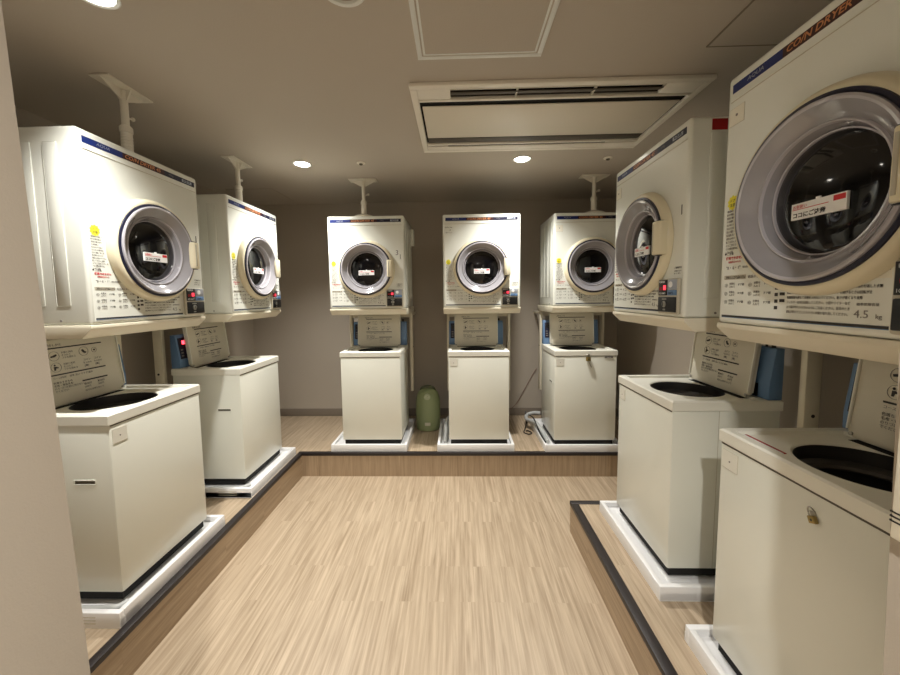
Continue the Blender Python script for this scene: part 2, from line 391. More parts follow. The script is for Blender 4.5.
def dryer_label(b):
    # printed straight on the front: a column of notes at the left, a table and more notes along the bottom
    z = DZ0; zz = z + .345
    for k in range(13):
        n = (15, 13, 15, 9, 14, 15, 12, 10, 13, 11, 12, 9, 7)[k]; wmax = (.046, .044, .046, .030, .046, .050, .050, .046, .060, .050, .064, .05, .03)[k]
        b.text(JP[k % 6][k:k + n], -.292, zz, .0078, M_INKG, -.0008, sx=wmax / (.0078 * n)); zz -= .0105
    b.box(-.294, -.288, -.0008, .0002, z + .214, z + .220, M_INK)
    b.text('ご注意', -.285, z + .213, .0088, M_INK, -.0008)
    b.text('使用できません', -.288, z + .199, .0098, M_INKR, -.0008, bold=.0003)
    b.text('乾燥禁止のもの', -.278, z + .188, .0070, M_INKR, -.0008)
    b.text('"8・6・1"', -.286, z + .168, .0135, M_INKG, -.0008)
    b.text('電気乾燥機の時間', -.222, z + .170, .0070, M_INKG, -.0008)
    b.box(-.292, -.208, -.0007, .0002, z + .1365, z + .1495, M_CLEARE)
    b.text('ご使用のまえに必ずお読みください', -.289, z + .139, .0105, M_INK, -.0009, sx=.48)
    b.text('乾燥のしかた', -.200, z + .139, .0098, M_INKG, -.0008)
    for c in range(2):
        for r in range(3):
            x, zt = -.288 + c * .092, z + .122 - r * .026
            b.text('①②③④⑤⑥'[c * 3 + r], x - .001, zt - .008, .0135, M_INKG, -.0008)
            b.text('衣類を', x + .018, zt - .001, .0078, M_INKG, -.0008)
            b.text('入れて', x + .018, zt - .0100, .0078, M_INKG, -.0008)
            b.text('ドア閉', x + .052, zt - .004, .0078, M_INK, -.0008)
    for r in range(4):
        b.box(-.108, -.099, -.0010, .0002, z + .103 - r * .0175, z + .112 - r * .0175, M_INK)
        if r < 3: b.box(-.093, -.079, -.0010, .0002, z + .105 - r * .0175, z + .113 - r * .0175, M_INK)
    for r in range(6):
        t = JP[r][:36 - 3 * (r % 3)] if r < 3 else JP[r][:26]
        b.text(t, -.072, z + .104 - r * .0122, .0078, M_INKG if r > 2 else M_INK, -.0008, sx=.74)
    b.box(.078, .148, -.0006, .0002, z + .122, z + .148, M_CLEAR)
    b.box(.082, .146, -.0010, .0002, z + .1380, z + .1440, M_INK)
    b.text('カード不可', .084, z + .126, .0080, M_INKG, -.0010)
    b.text('標準乾燥容量', .090, z + .066, .0070, M_INKG, -.0008)
    b.text('4.5', .086, z + .040, .0235, M_INKG, -.0008)
    b.text('kg', .126, z + .040, .0130, M_INKG, -.0008)
    b.box(-.296, .150, -.0010, .0002, z + .0200, z + .0262, M_INK)
    b.box(-.296, .150, -.0010, .0002, z + .0185, z + .0200, M_CONS)
def mark_label(b):          # small print above the coin panel
    b.text('ご使用方法', .246, DZ0 + .195, .0095, M_INK, -.0008)
    b.text('①衣類を入れる', .246, DZ0 + .183, .0068, M_INKG, -.0008)
    b.text('②コイン投入', .246, DZ0 + .173, .0068, M_INKG, -.0008)
def size_mark(b): b.box(.2785, .2825, -.0016, .0002, DCZ + .080, DCZ + .118, M_INK, .0006)
def warn_sticker(b):
    pts = []
    for k in range(20):
        a = 2 * PI * k / 20; r = .0225 if k % 2 else .018
        pts.append((-.272 + r * math.cos(a) * .95, DZ0 + .372 + r * math.sin(a) * 1.05))
    b.prism(pts, 'y', -.0010, .0002, M_YEL)
    b.text('ドア', -.272, DZ0 + .374, .011, M_INK, -.0012, align='CENTER')
    b.text('注意', -.272, DZ0 + .361, .011, M_INK, -.0012, align='CENTER')
def corner_sticker(b):
    b.box(-.300, -.244, -.0010, .0002, DZ1 - .150, DZ1 - .098, M_CLEARE)
    b.box(-.299, -.245, -.0014, .0002, DZ1 - .149, DZ1 - .099, M_CLEAR)
    b.lathe([(.004, .0014), (.004, .0020), (0, .0020)], (-.272, 0, DZ1 - .122), '-y', M_INKG, 12)
def corner_print(b):
    b.text('使用前に点検', -.298, DZ1 - .108, .010, M_INK, -.0008)
    b.text('済', -.262, DZ1 - .132, .014, M_INKG, -.0008)
    b.text('ご確認ください', -.298, DZ1 - .150, .009, M_INKG, -.0008)
def number_print(b):
    b.text('3', .240, DZ1 - .320, .058, M_INKG, -.0008)
def rear_cover(b):
    b.box(DW, DW + .030, .40, .47, DZ1 - .19, DZ1 - .04, M_ENAMEL, .006)
def tape(b):
    b.box(DW, DW + .001, .078, .135, DZ1 - .052, DZ1 - .012, M_RED)

def make_dryer(label, loc, rz, sticker='warn', corner=None, extra=(), name_marks=True):
    t = thing('tumble_dryer', label, 'dryer', loc, rz, 'coin dryers on stands round the room')
    part('cabinet', dryer_cabinet, t, 'dryer_cabinet')
    part('name_strip', name_strip, t, label='blue and bronze strip reading COIN DRYER 45')
    d = part('door', door_frame, t, 'dryer_door')
    part('door_gasket', door_gasket, d)
    part('door_ring', door_ring, d, label='smoky grey glossy ring')
    part('door_window', door_window, d, label='black glass')
    part('window_sticker', window_sticker, d, label='white sticker with Japanese writing')
    part('door_handle', door_handle, d)
    c = part('coin_panel', coin_panel, t)
    part('coin_display', coin_display, c, label='black display with a red light')
    part('coin_window', coin_window, c)
    part('coin_slot', coin_slot, c, label='black plate with a coin slot')
    part('instruction_print', dryer_label, t, smooth=0)
    part('usage_print', mark_label, t, smooth=0)
    if name_marks: part('size_mark', size_mark, t)
    if sticker: part('warning_sticker', warn_sticker, t, smooth=0, label='yellow sticker')
    if corner == 'box': part('corner_sticker', corner_sticker, t, smooth=0)
    if corner == 'print': part('corner_print', corner_print, t, smooth=0)
    for e in extra:
        nm, fn, lb = {'three': ('number_print', number_print, 'grey digit 3'), 'cover': ('rear_cover', rear_cover, None), 'tape': ('tape_patch', tape, 'red tape')}[e]
        part(nm, fn, t, label=lb)
    return t

# ------------------------------------------------------------------ stands under the dryers
def tray(b):
    z0, z1 = 1.142, 1.1955
    poly = [(0, z1), (0, z1 - .014), (.042, z0), (.552, z0), (.552, z1)]
    b.prism(poly, 'x', -DW - .003, DW + .003, M_STAND, .0022)
    for sx in (-1, 1): b.cyl((sx * DW, .30, z1 - .012), (sx * (DW + .005), .30, z1 - .012), .004, M_STEEL)
def leg(b):
    b.box(-.0135, .0135, 0, .060, .365, 1.142, M_STAND, .003)
    b.cyl((-.0155, .035, .80), (-.0140, .035, .80), .007, M_INK)
    b.cyl((.0140, .035, .80), (.0155, .035, .80), .007, M_INK)
def crossbar(b): b.box(-.278, .278,   .500, .520, 1.09, 1.13, M_STAND, .002)
def make_stand(label, loc, rz, gap):
    t = thing('dryer_stand', label, 'dryer stand', loc, rz, 'cream metal stands that carry the dryers')
    part('tray', tray, t, 'stand_tray')
    for sx in (-1, 1):
        part('leg', leg, t, 'stand_leg', loc=(sx * .2925, .490, 0))
        for za in (1.105,): part('wall_arm', lambda b: b.box(-.010, .010, .055, gap - .490, 0, .025, M_STAND, .002), t, 'stand_arm%d' % round(gap * 1000), loc=(sx * .2925, .490, za))
    part('crossbar', crossbar, t, 'stand_crossbar')

# ------------------------------------------------------------------ washers
WW, WD, WZ0, WZ1 = .254, .455, .0895, .8394
TY = .214
def washer_cabinet(b):
    b.box(-WW + .004, WW - .004, .003, WD - .004, WZ0, WZ1 - .035, M_ENAMEL2, .008, 2, notop=True)
    x = -(WW - .004)                          # grip slot in the left side
    for q in ((.072, .164, .552, .556), (.072, .164, .569, .573), (.072, .076, .556, .569), (.160, .164, .556, .569)):
        b.box(x - .003, x, q[0], q[1], q[2], q[3], M_ENAMEL2, .0008)
    b.box(x - .0008, x, .076, .160, .556, .569, M_ACD)
    b.box(-x - .0005, -x + .0007, .196, .198, WZ0 + .004, WZ1 - .045, M_CLEARE)     # seam in the right side
    b.box(-WW + .010, WW - .010, .0015, .004, WZ1 - .049, WZ1 - .0445, M_ACD)
def washer_cover(b):
    z0, z1, zr = WZ1 - .044, WZ1, WZ1 - .011
    bm = bmesh.new(); n = 64
    def rect(hx, y0, y1, z):
        out = []
        cy = TY
        for k in range(n):
            a = 2 * PI * k / n; dx, dy = math.cos(a), math.sin(a)
            t = 1e9
            if abs(dx) > 1e-9: t = min(t, hx / abs(dx))
            if dy > 1e-9: t = min(t, (y1 - cy) / dy)
            if dy < -1e-9: t = min(t, (cy - y0) / -dy)
            out.append((dx * t, cy + dy * t, z))
        # put a vertex in each corner
        for cx_, cy_ in ((hx, y0), (hx, y1), (-hx, y0), (-hx, y1)):
            j = min(range(n), key=lambda i: (out[i][0] - cx_) ** 2 + (out[i][1] - cy_) ** 2); out[j] = (cx_, cy_, z)
        return [bm.verts.new(p) for p in out]
    def circ(r, z): return [bm.verts.new((r * math.cos(2 * PI * k / n), TY + r * math.sin(2 * PI * k / n), z)) for k in range(n)]
    L = [rect(WW - .002, .002, WD - .002, z0), rect(WW, 0, WD, z0 + .003), rect(WW, 0, WD, z1 - .006), rect(WW - .006, .006, WD - .006, z1),
         rect(WW - .030, .028, .375, z1), rect(WW - .034, .033, .371, zr), circ(.157, zr), circ(.153, zr - .003), circ(.152, zr - .006)]
    for A, B in zip(L, L[1:]):
        for k in range(n): bm.faces.new((A[k], A[(k + 1) % n], B[(k + 1) % n], B[k]))
    bmesh.ops.recalc_face_normals(bm, faces=bm.faces[:])
    b._merge(bm, M_COVER)
    b.box(-WW + .012, -WW + .055, .006, .018, z1 - .0005, z1 + .0008, M_COVER)
def washer_tub(b):
    zr = WZ1 - .046
    b.box(-.175, .175, .338, .368, WZ1 - .0112, WZ1 - .0102, M_DARK)
    b.lathe([(.1525, .030), (.151, 0), (.151, -.012), (.138, -.018), (.134, -.024)], (0, TY, zr), 'z', M_TUB, 64)
    b.lathe([(.134, -.024), (.132, -.034), (.138, -.040)], (0, TY, zr), 'z', M_TUB2, 64)
    b.lathe([(.138, -.040), (.150, -.060), (.150, -.36), (.13, -.40), (0, -.385)], (0, TY, zr), 'z', M_TUB, 64)
    b.lathe([(.149, -.120), (.145, -.124), (.149, -.130)], (0, TY, zr), 'z', M_TUB2, 64)
    b.lathe([(.045, -.388), (.04, -.35), (0, -.34)], (0, TY, zr), 'z', M_TUB2, 32)
def washer_base(b):
    b.box(-WW + .018, WW - .018, .018, WD - .02, .050, WZ0 + .004, M_BLKM); b.box(-WW + .012, WW - .012, .012, WD - .012, WZ0 + .002, WZ0 + .005, M_BLKM)
def foot(b):
    b.cyl((0, 0, .0376), (0, 0, .048), .022, M_BLK, 16, .017); b.cyl((0, 0, .048), (0, 0, .062), .011, M_BLK)
LIDT = Matrix.Translation((0, .362, WZ1 - .006)) @ Matrix.Rotation(math.radians(-6.5), 4, 'X')
def washer_lid(b):
    # stands open; front face is the lid's underside
    hw, h = .198, .290
    poly = [(-hw + .02, 0), (hw - .02, 0), (hw, .022), (hw, h), (-hw, h), (-hw, .022)]
    b.prism(poly, 'y', -.007, .007, M_LID, .003, M=LIDT)
    for sx in (-1, 1):                       # turned edges
        x = sx * hw
        b.box(min(x, x - sx * .006), max(x, x - sx * .006), -.014, .012, .024, h, M_COVER, .002, M=LIDT)
        b.cyl(LIDT @ Vector((x * .93, -.012, .012)), LIDT @ Vector((x * .93, .010, .012)), .006, M_STEEL)
def lid_print(b):
    T = LIDT @ Matrix.Translation((0, -.0072, 0))
    def bar(x0, x1, z, t=.0058, m=M_INK): b.box(x0, x1, -.0006, .0002, z, z + t, m, M=T)
    bar(-.120, .118, .250); bar(-.120, .118, .132); bar(.000, .118, .083, .0062)
    b.text('洗濯のしかた', -.135, .262, .013, M_INK, -.0006, M=T)
    for (x, z, k) in ((-.095, .218, 0), (-.095, .168, 1), (.030, .222, 2), (.078, .222, 3)):
        r = .021 if k < 3 else .012
        n = 28
        for j in range(n):
            a0, a1 = 2 * PI * j / n, 2 * PI * (j + 1) / n
            b.prism([(x + r * math.cos(a0), z + r * math.sin(a0)), (x + r * math.cos(a1), z + r * math.sin(a1)),
                     (x + (r - .0012) * math.cos(a1), z + (r - .0012) * math.sin(a1)), (x + (r - .0012) * math.cos(a0), z + (r - .0012) * math.sin(a0))], 'y', -.0005, .0002, M_INKG, M=T)
    b.prism([(-.108, .212), (-.092, .214), (-.082, .222), (-.088, .226), (-.100, .221), (-.110, .219)], 'y', -.0007, .0002, M_INK, M=T)
    b.lathe([(.004, .0007), (0, .0007)], (-.100, 0, .178), '-y', M_INK, 14, M=T)
    b.prism([(-.104, .155), (-.098, .155), (-.096, .164), (-.086, .163), (-.086, .167), (-.096, .172), (-.104, .172)], 'y', -.0007, .0002, M_INK, M=T)
    b.prism([(.020, .230), (.028, .232), (.034, .222), (.042, .218), (.038, .212), (.030, .214), (.024, .220)], 'y', -.0007, .0002, M_INK, M=T)
    b.lathe([(.0045, .0007), (0, .0007)], (.078, 0, .222), '-y', M_INK, 14, M=T)
    for x, z in ((-.066, .226), (-.066, .174)):
        for k in range(3): b.text(['衣類と洗剤', 'を入れて', 'フタを閉める'][k], x, z - k * .0115, .0098, M_INKG, -.0006, M=T)
    for x in (.020, .070):
        b.text('コイン', x, .178, .0115, M_INK, -.0006, M=T); b.text('を入れる', x - .002, .165, .0098, M_INKG, -.0006, M=T)
        b.text('[' + '■]', x + .002, .150, .0125, M_INKG, -.0006, M=T)
    b.text('コース内容', -.118, .117, .011, M_INKG, -.0006, M=T)
    b.text('標準 洗い すすぎ 脱水', -.050, .117, .0105, M_INKG, -.0006, M=T)
    for k in range(4): b.text(['色落ちするもの', '毛布・電気毛布', 'のりづけ衣類は洗わない', 'でください'][k], -.118, .096 - k * .0125, .0110, M_INK if k < 2 else M_INKG, -.0006, M=T)
    for x in (.004, .066): b.text('約30分', x, .066, .0115, M_INK, -.0006, M=T); b.text('200円', x, .052, .0115, M_INKG, -.0006, M=T)
    b.text('石けんは使わないで', .004, .036, .0098, M_INKG, -.0006, M=T)
def console(b):
    z = WZ1 + .0008
    poly = [(.396, z), (.396, z + .058), (.418, z + .218), (.452, z + .218), (.452, z)]
    b.prism(poly, 'x', -.250, .250, M_CONS, .003)
    b.box(-.150, .195, .3925, .3970, z + .004, z + .060, M_BLK, .001)
    b.cyl((.215, .436, z + .218), (.215, .436, z + .240), .008, M_BLK, 12)
    b.cyl((.180, .436, z + .218), (.180, .436, z + .232), .005, M_BLK, 12)
CT = Matrix.Translation((0, .396, WZ1 + .058)) @ Matrix.Rotation(math.atan2(-.022, .160), 4, 'X')
def console_display(b):
    b.box(-.236, -.150, -.003, .002, .002, .142, M_NAVY, .002, M=CT)
    b.box(-.228, -.196, -.0045, .002, .090, .124, M_BLK, .001, M=CT)
    for k in range(3): b.box(-.226, -.208, -.0045, .002, .018 + k * .02, .026 + k * .02, M_INKG, M=CT)
def console_lamp(b):
    b.box(-.208, -.186, -.0052, -.001, .098, .122, M_LED2, .001, M=CT)
def plate(b):
    b.box(-.238, -.174, .0018, .0035, .714, .775, M_CLEARE); b.box(-.2375, -.1745, .0012, .0035, .7155, .7745, M_COVER)
    b.lathe([(.003, -.002), (.003, -.0006), (0, -.0006)], (-.206, 0, .742), '-y', M_INKG, 12)
def badge(b):
    b.box(.150, .215, -.0008, .0035, .776, .789, M_INKG); b.text('AQUA', .183, .779, .010, M_WHITE, -.0010, align='CENTER')
def mini(b): b.box(-.215, -.175, -.0008, .0035, .700, .704, M_INKG)

def make_washer(label, loc, rz, plates=(), lamp=True):
    t = thing('washing_machine', label, 'washing machine', loc, rz, 'top loading coin washers')
    part('cabinet', washer_cabinet, t, 'washer_cabinet')
    part('top_cover', washer_cover, t, smooth=25)
    part('tub', washer_tub, t, label='dark inside of the drum')
    part('base', washer_base, t, 'washer_base', label='black base')
    for x in (-.19, .19):
        for y in (.06, .37): part('foot', foot, t, 'washer_foot', loc=(x, y, 0))
    l = part('lid', washer_lid, t, 'washer_lid')
    part('lid_print', lid_print, l, smooth=0, label='black printed instructions')
    c = part('console', console, t, 'washer_console', label='blue plastic control box')
    part('console_display', console_display, c)
    if lamp: part('indicator_lamp', console_lamp, c, label='lit red lamp')
    if 'plate' in plates: part('name_sticker', plate, t)
    if 'strip' in plates: part('red_strip', lambda b: (b.box(-.215, -.075, .052, .060, WZ1 - .0108, WZ1 - .0085, M_RED), b.box(-.215, -.075, .046, .052, WZ1 - .0108, WZ1 - .0090, M_WHITE)), t, label='thin red and white strip')
    if 'badge' in plates: part('badge', badge, t)
    return t

def pan_mesh(b):
    h, w = .064, .3185
    b.box(-w, w, -w, w, .0005, .036, M_PAN)
    for x0, x1, y0, y1 in ((-w, -w + .022, -w, w), (w - .022, w, -w, w), (-w + .022, w - .022, -w, -w + .022), (-w + .022, w - .022, w - .022, w)):
        b.box(x0, x1, y0, y1, .0005, h, M_PAN, .003)
    for sx in (-1, 1):       # raised pads the feet stand on
        for sy in (-1, 1): b.box(sx * .21 - .045, sx * .21 + .045, sy * .20 - .05, sy * .20 + .05, .0350, .0374, M_PAN, .001)
    for k in range(3): b.box(-w - .0006, -w + .002, -.22 + 0, -.10, .018 + k * .013, .021 + k * .013, M_CLEARE)
def make_pan(label, loc, rz):
    o = part('drain_pan', pan_mesh, None, 'drain_pan'); o.location = loc; o.rotation_euler = (0, 0, rz)
    tag(o, label, 'drain pan', 'white drain pans under the washers')

# ------------------------------------------------------------------ ceiling braces
def br_base(b): b.lathe([(.096, 0), (.095, .008), (.074, .020), (.040, .030), (.028, .032), (0, .032)], (0, 0, 0), 'z', M_POST, 40)
def br_lower(b):
    b.lathe([(.026, .018), (.026, .030), (.0225, .034), (.0225, .115), (.026, .118), (.026, .140), (.022, .146), (.0165, .150)], (0, 0, 0), 'z', M_POST, 28)
    for k in range(4): b.lathe([(.0225, .050 + k * .014), (.0245, .053 + k * .014), (.0225, .056 + k * .014)], (0, 0, 0), 'z', M_POST, 28)
def br_upper(b): b.cyl((0, 0, .148), (0, 0, .305), .0155, M_POST, 24)
def br_knob(b):
    b.cyl((.014, 0, .190), (.038, 0, .196), .0045, M_POST, 10); b.sphere((.040, 0, .197), .010, M_POST)
def br_plate(b):
    b.box(-.115, .115, -.045, .045, .3085, .3162, M_POST, .002)
    b.prism([(-.110, .309), (.110, .309), (.018, .262), (-.018, .262)], 'y', -.003, .003, M_POST)
    b.prism([(-.040, .309), (.040, .309), (.017, .262), (-.017, .262)], 'x', -.003, .003, M_POST)
def br_flat(b): b.lathe([(.060, 0), (.059, .004), (.040, .008), (.028, .020), (0, .020)], (0, 0, 0), 'z', M_POST, 40)
def make_brace(label, loc, rz):
    t = thing('ceiling_brace', label, 'ceiling brace', loc, rz, 'white braces wedged between dryers and ceiling')
    part('base_disc', br_flat if rz else br_base, t, 'brace_flat' if rz else 'brace_base'); part('lower_tube', br_lower, t, 'brace_lower'); part('upper_tube', br_upper, t, 'brace_upper')
    part('clamp_knob', br_knob, t, 'brace_knob'); part('top_plate', br_plate, t, 'brace_plate')

# ------------------------------------------------------------------ place the seven stacks
R90 = PI / 2
UNITS = [
 # key, dryer (x, y), washer (x, y), pan front, rotation
 ('C1', (-.742, 2.946), (-.7245, 2.903), 0), ('C2', (.2045, 2.946), (.173, 2.903), 0), ('C3', (1.1065, 2.962), (1.0405, 2.887), 0),
 ('L1', (-1.428, 1.669), (-1.385, 1.594), R90), ('L2', (-1.444, 2.572), (-1.418, 2.506), R90),
 ('R1', (.880, 1.7235), (.903, 1.7472), -R90), ('R2', (.853, .8745), (.8820, .9420), -R90)]
DL = {'C1': 'cream coin dryer with a grey digit 3, left end of the back row',
      'C2': 'middle coin dryer of the back wall, no brace on its top',
      'C3': 'coin dryer at the right end of the back row, half hidden by another',
      'L1': 'nearest coin dryer on the left, by the entrance wall, ribbed side in view',
      'L2': 'farther coin dryer on the left side, next to the corner of the room',
      'R1': 'coin dryer on the right with red tape high on its side',
      'R2': 'largest and nearest coin dryer at the right edge, dark round door seen close up'}
SL = {'C1': 'cream stand over the washer left of the green canister', 'C2': 'cream stand under the middle dryer of the back wall',
      'C3': 'cream stand over the back washer with the brass padlock', 'L1': 'cream stand under the nearest dryer on the left',
      'L2': 'cream stand under the farther dryer on the left', 'R1': 'cream stand under the dryer with red tape on its side',
      'R2': 'cream stand under the nearest dryer at the right edge'}
WL = {'C1': 'white washer at the left end of the back row, plain front without any sticker',
      'C2': 'middle white washer of the back row, right of the green canister',
      'C3': 'white washer with a brass padlock, right end of the back row',
      'L1': 'nearest white washer on the left, open lid, beside the entrance wall',
      'L2': 'farther white washer on the left, red lamp lit on its blue box',
      'R1': 'white washer on the right under the dryer with red tape, dark drum open',
      'R2': 'nearest white washer in the right foreground, small open padlock hanging on its front'}
PL = {'C1': 'white drain pan left of the green canister', 'C2': 'white drain pan right of the green canister', 'C3': 'white drain pan with grey hoses coming out at its left side',
      'L1': 'white drain pan nearest on the left, by the entrance wall', 'L2': 'farther white drain pan on the left platform',
      'R1': 'white drain pan at the end corner of the right platform', 'R2': 'white drain pan in the right foreground, mostly hidden by the nearest washer'}
DX = {'C1': dict(extra=('three', 'cover')), 'C2': dict(corner='print'), 'C3': dict(corner='box'), 'L1': {}, 'L2': {},
      'R1': dict(sticker=None, corner='box', extra=('tape',)), 'R2': dict(corner='box')}
WX = {'C1': (), 'C2': ('plate',), 'C3': ('plate', 'badge'), 'L1': ('plate',), 'L2': (), 'R1': ('plate',), 'R2': ('plate', 'strip')}
PF = {'C1': 2.870, 'C2': 2.870, 'C3': 2.858, 'L1': -1.340, 'L2': -1.345, 'R1': .840, 'R2': .838}
for k, d, w, rz in UNITS:
    if d is None: continue
    make_dryer(DL[k], (d[0], d[1], ZP), rz, **DX[k])
    make_stand(SL[k], (d[0], d[1], ZP), rz, {0: YB - d[1], R90: d[0] - XL, -R90: XR - d[0]}[rz] - .0005)
    make_washer(WL[k], (w[0], w[1], ZP), rz, WX[k], lamp=(k == 'L2'))
    if rz == 0: make_pan(PL[k], (w[0] - {'C1': .024, 'C2': .030, 'C3': .010}[k], PF[k] + .3185, ZP), 0)
    elif rz > 0: make_pan(PL[k], (PF[k] - .3185, w[1], ZP), rz)
    else: make_pan(PL[k], (PF[k] + .3185, w[1], ZP), rz)
ZT = ZP + DZ1 + .0002
make_brace('white brace on top of the nearest dryer on the left', (-1.535, 1.690, ZT), R90)
make_brace('white brace on top of the farther dryer on the left', (-1.560, 2.590, ZT), R90)
make_brace('white brace on top of the dryer with the digit 3', (-.775, 3.050, ZT), 0)
make_brace('white brace on top of the dryer at the right end of the back row', (1.145, 3.065, ZT), 0)

# ------------------------------------------------------------------ ceiling things
def downlight(label, x, y):
    t = thing('downlight', label, 'ceiling light', (x, y, CEIL), 0, 'round recessed downlights')
    part('trim_ring', lambda b: b.lathe([(.052, 0), (.064, -.001), (.066, -.004), (.062, -.006), (.053, -.004), (.052, 0)], (0, 0, 0), 'z', M_ALU, 40), t, 'dl_ring')
    part('lamp_face', lambda b: b.lathe([(.053, -.0015), (.040, -.003), (0, -.0035)], (0, 0, 0), 'z', M_LAMP, 40), t, 'dl_face', label='glowing white lamp')
def spot(x, y, e, ang=116, blend=1.0, z=CEIL - .012, r=.030):
    ld = bpy.data.lights.new('downlight_beam', 'SPOT'); ld.energy = e; ld.spot_size = math.radians(ang); ld.spot_blend = blend
    ld.shadow_soft_size = r; ld.color = (1, .975, .925)
    o = bpy.data.objects.new('downlight_beam', ld); COL.objects.link(o); o.location = (x, y, z)
DLT = [(-1.122, 2.662), (.477, 2.660), (-1.143, 1.180)]
for lb, (x, y) in zip(('round lit downlight between the left dryers and the back row', 'round lit downlight behind the air conditioner, above the back row',
                       'round lit downlight at the top left edge, above the nearest left dryer'), DLT):
    downlight(lb, x, y); spot(x, y, 128)
downlight('round lit downlight in the entrance passage behind the camera', 0.0, -.55); spot(0.0, -.55, 215, 165)

AX0, AX1, AY0, AY1 = -.212, 1.174, 1.704, 2.470
ac = thing('air_conditioner', 'long white ceiling air conditioner with a wide panel and dark slots', 'air conditioner', ((AX0 + AX1) / 2, (AY0 + AY1) / 2, CEIL))
hx, hy = (AX1 - AX0) / 2, (AY1 - AY0) / 2
def ac_frame(b):
    f = .034
    for x0, x1, y0, y1 in ((-hx, hx, -hy, -hy + f), (-hx, hx, hy - f, hy), (-hx, -hx + f, -hy + f, hy - f), (hx - f, hx, -hy + f, hy - f)):
        b.box(x0, x1, y0, y1, -.018, 0, M_ACW, .004)
    b.box(-hx + f, hx - f, -hy + f, hy - f, -.003, -.0005, M_DARK)
    b.box(-hx + f, -hx + .19, -hy + f, -hy + .118, -.017, -.001, M_ACW, .002)       # blank ends of the near outlet
    b.box(hx - .20, hx - f, -hy + f, -hy + .118, -.017, -.001, M_ACW, .002)
    b.box(-hx + f, hx - f, -hy + .124, -hy + .141, -.019, -.001, M_ACW, .003)
    b.box(-hx + .19, hx - .20, -hy + .046, -hy + .052, -.012, -.001, M_ACW)
    b.box(-hx + f, -hx + .165, hy - .094, hy - f, -.017, -.001, M_ACW, .002)
    b.box(hx - .215, hx - f, hy - .094, hy - f, -.017, -.001, M_ACW, .002)
def ac_panel(b):
    b.box(-hx + .045, hx - .045, -hy + .196, hy - .206, -.0125, -.005, M_ACP, .005)
def ac_louver(b):
    b.box(-hx + .165, hx - .215, hy - .088, hy - f2, -.0175, -.010, M_ACW, .002)
f2 = .036
def ac_vane(b):
    M = Matrix.Translation((0, -hy + .085, -.010)) @ Matrix.Rotation(math.radians(18), 4, 'X')
    b.box(-hx + .192, hx - .202, -.026, .026, -.002, .002, M_ACD, .001, M=M)
    for x in (-.19, .175): b.box(x, x + .006, -hy + .050, -hy + .118, -.016, -.002, M_ACW)
part('frame', ac_frame, ac, 'ac_frame'); part('intake_panel', ac_panel, ac, 'ac_panel'); part('louver', ac_louver, ac, 'ac_louver'); part('vane', ac_vane, ac, 'ac_vane', label='dark outlet vane')
part('side_strip', lambda b: b.box(-hx + .045, hx - .045, hy - .194, hy - .134, -.010, -.004, M_ACD, .002), ac, 'ac_strip', label='grey strip')
part('edge_strip', lambda b: b.box(-hx + .036, hx - .036, hy - .130, hy - .112, -.018, -.002, M_ACW, .002), ac, 'ac_strip2')

def hatch(label, x0, x1, y0, y1, w, m1, m2, d=.006):
    t = thing('ceiling_hatch', label, 'ceiling hatch', ((x0 + x1) / 2, (y0 + y1) / 2, CEIL), 0, 'square inspection hatches in the ceiling')
    a, c = (x1 - x0) / 2, (y1 - y0) / 2
    def fr(b):
        for q in ((-a, a, -c, -c + w), (-a, a, c - w, c), (-a, -a + w, -c + w, c - w), (a - w, a, -c + w, c - w)): b.box(*q, -d, 0, m1, .001)
        if w > .015:
            e = w + .006; g = .008
            for q in ((-a + e, a - e, -c + e, -c + e + g), (-a + e, a - e, c - e - g, c - e), (-a + e, -a + e + g, -c + e, c - e), (a - e - g, a - e, -c + e, c - e)): b.box(*q, -d * .8, 0, m1, .001)
    part('frame', fr, t, 'hatch_fr' + label)
    part('hatch_panel', lambda b: b.box(-a + w, a - w, -c + w, c - w, -.0035, 0, m2), t, 'hatch_pn' + label)
hatch('square ceiling hatch with a white metal frame, nearest the camera', -.150, .352, 1.040, 1.545, .018, M_ALU, M_CEIL)
hatch('square ceiling hatch with a thin dark outline, above the nearest right dryer', .998, 1.46, 1.07, 1.523, .006, M_HATCH, M_CEIL, .0045)
hatch('pale square ceiling hatch in the far left corner', -2.06, -1.635, 3.22, 3.64, .012, M_WALL, M_CEIL, .004)

def ring(b):
    b.lathe([(.074, 0), (.074, -.008), (.066, -.014), (.056, -.012), (.054, -.004), (.054, 0)], (0, 0, 0), 'z', M_ALU, 40)
    b.lathe([(.054, -.003), (0, -.005)], (0, 0, 0), 'z', M_CEIL, 40)
o = part('ceiling_speaker', ring, None); o.location = (-.350, 1.190, CEIL); tag(o, 'round white ring on the ceiling at the top edge, left of the nearest hatch', 'ceiling speaker')
def sens(b):
    b.lathe([(.030, 0), (.030, -.004), (.018, -.008), (.014, -.008)], (0, 0, 0), 'z', M_ACW, 28); b.lathe([(.014, -.008), (.010, -.016), (0, -.017)], (0, 0, 0), 'z', M_ACD, 20)
for (x, y), lb in (((-.690, 2.667), 'small round sprinkler on the ceiling between the two far downlights'), ((1.095, 2.677), 'small round sprinkler on the ceiling near the far right corner of the air conditioner')):
    o = part('sprinkler_head', sens, None); o.location = (x, y, CEIL); tag(o, lb, 'sprinkler', 'small ceiling sprinklers')

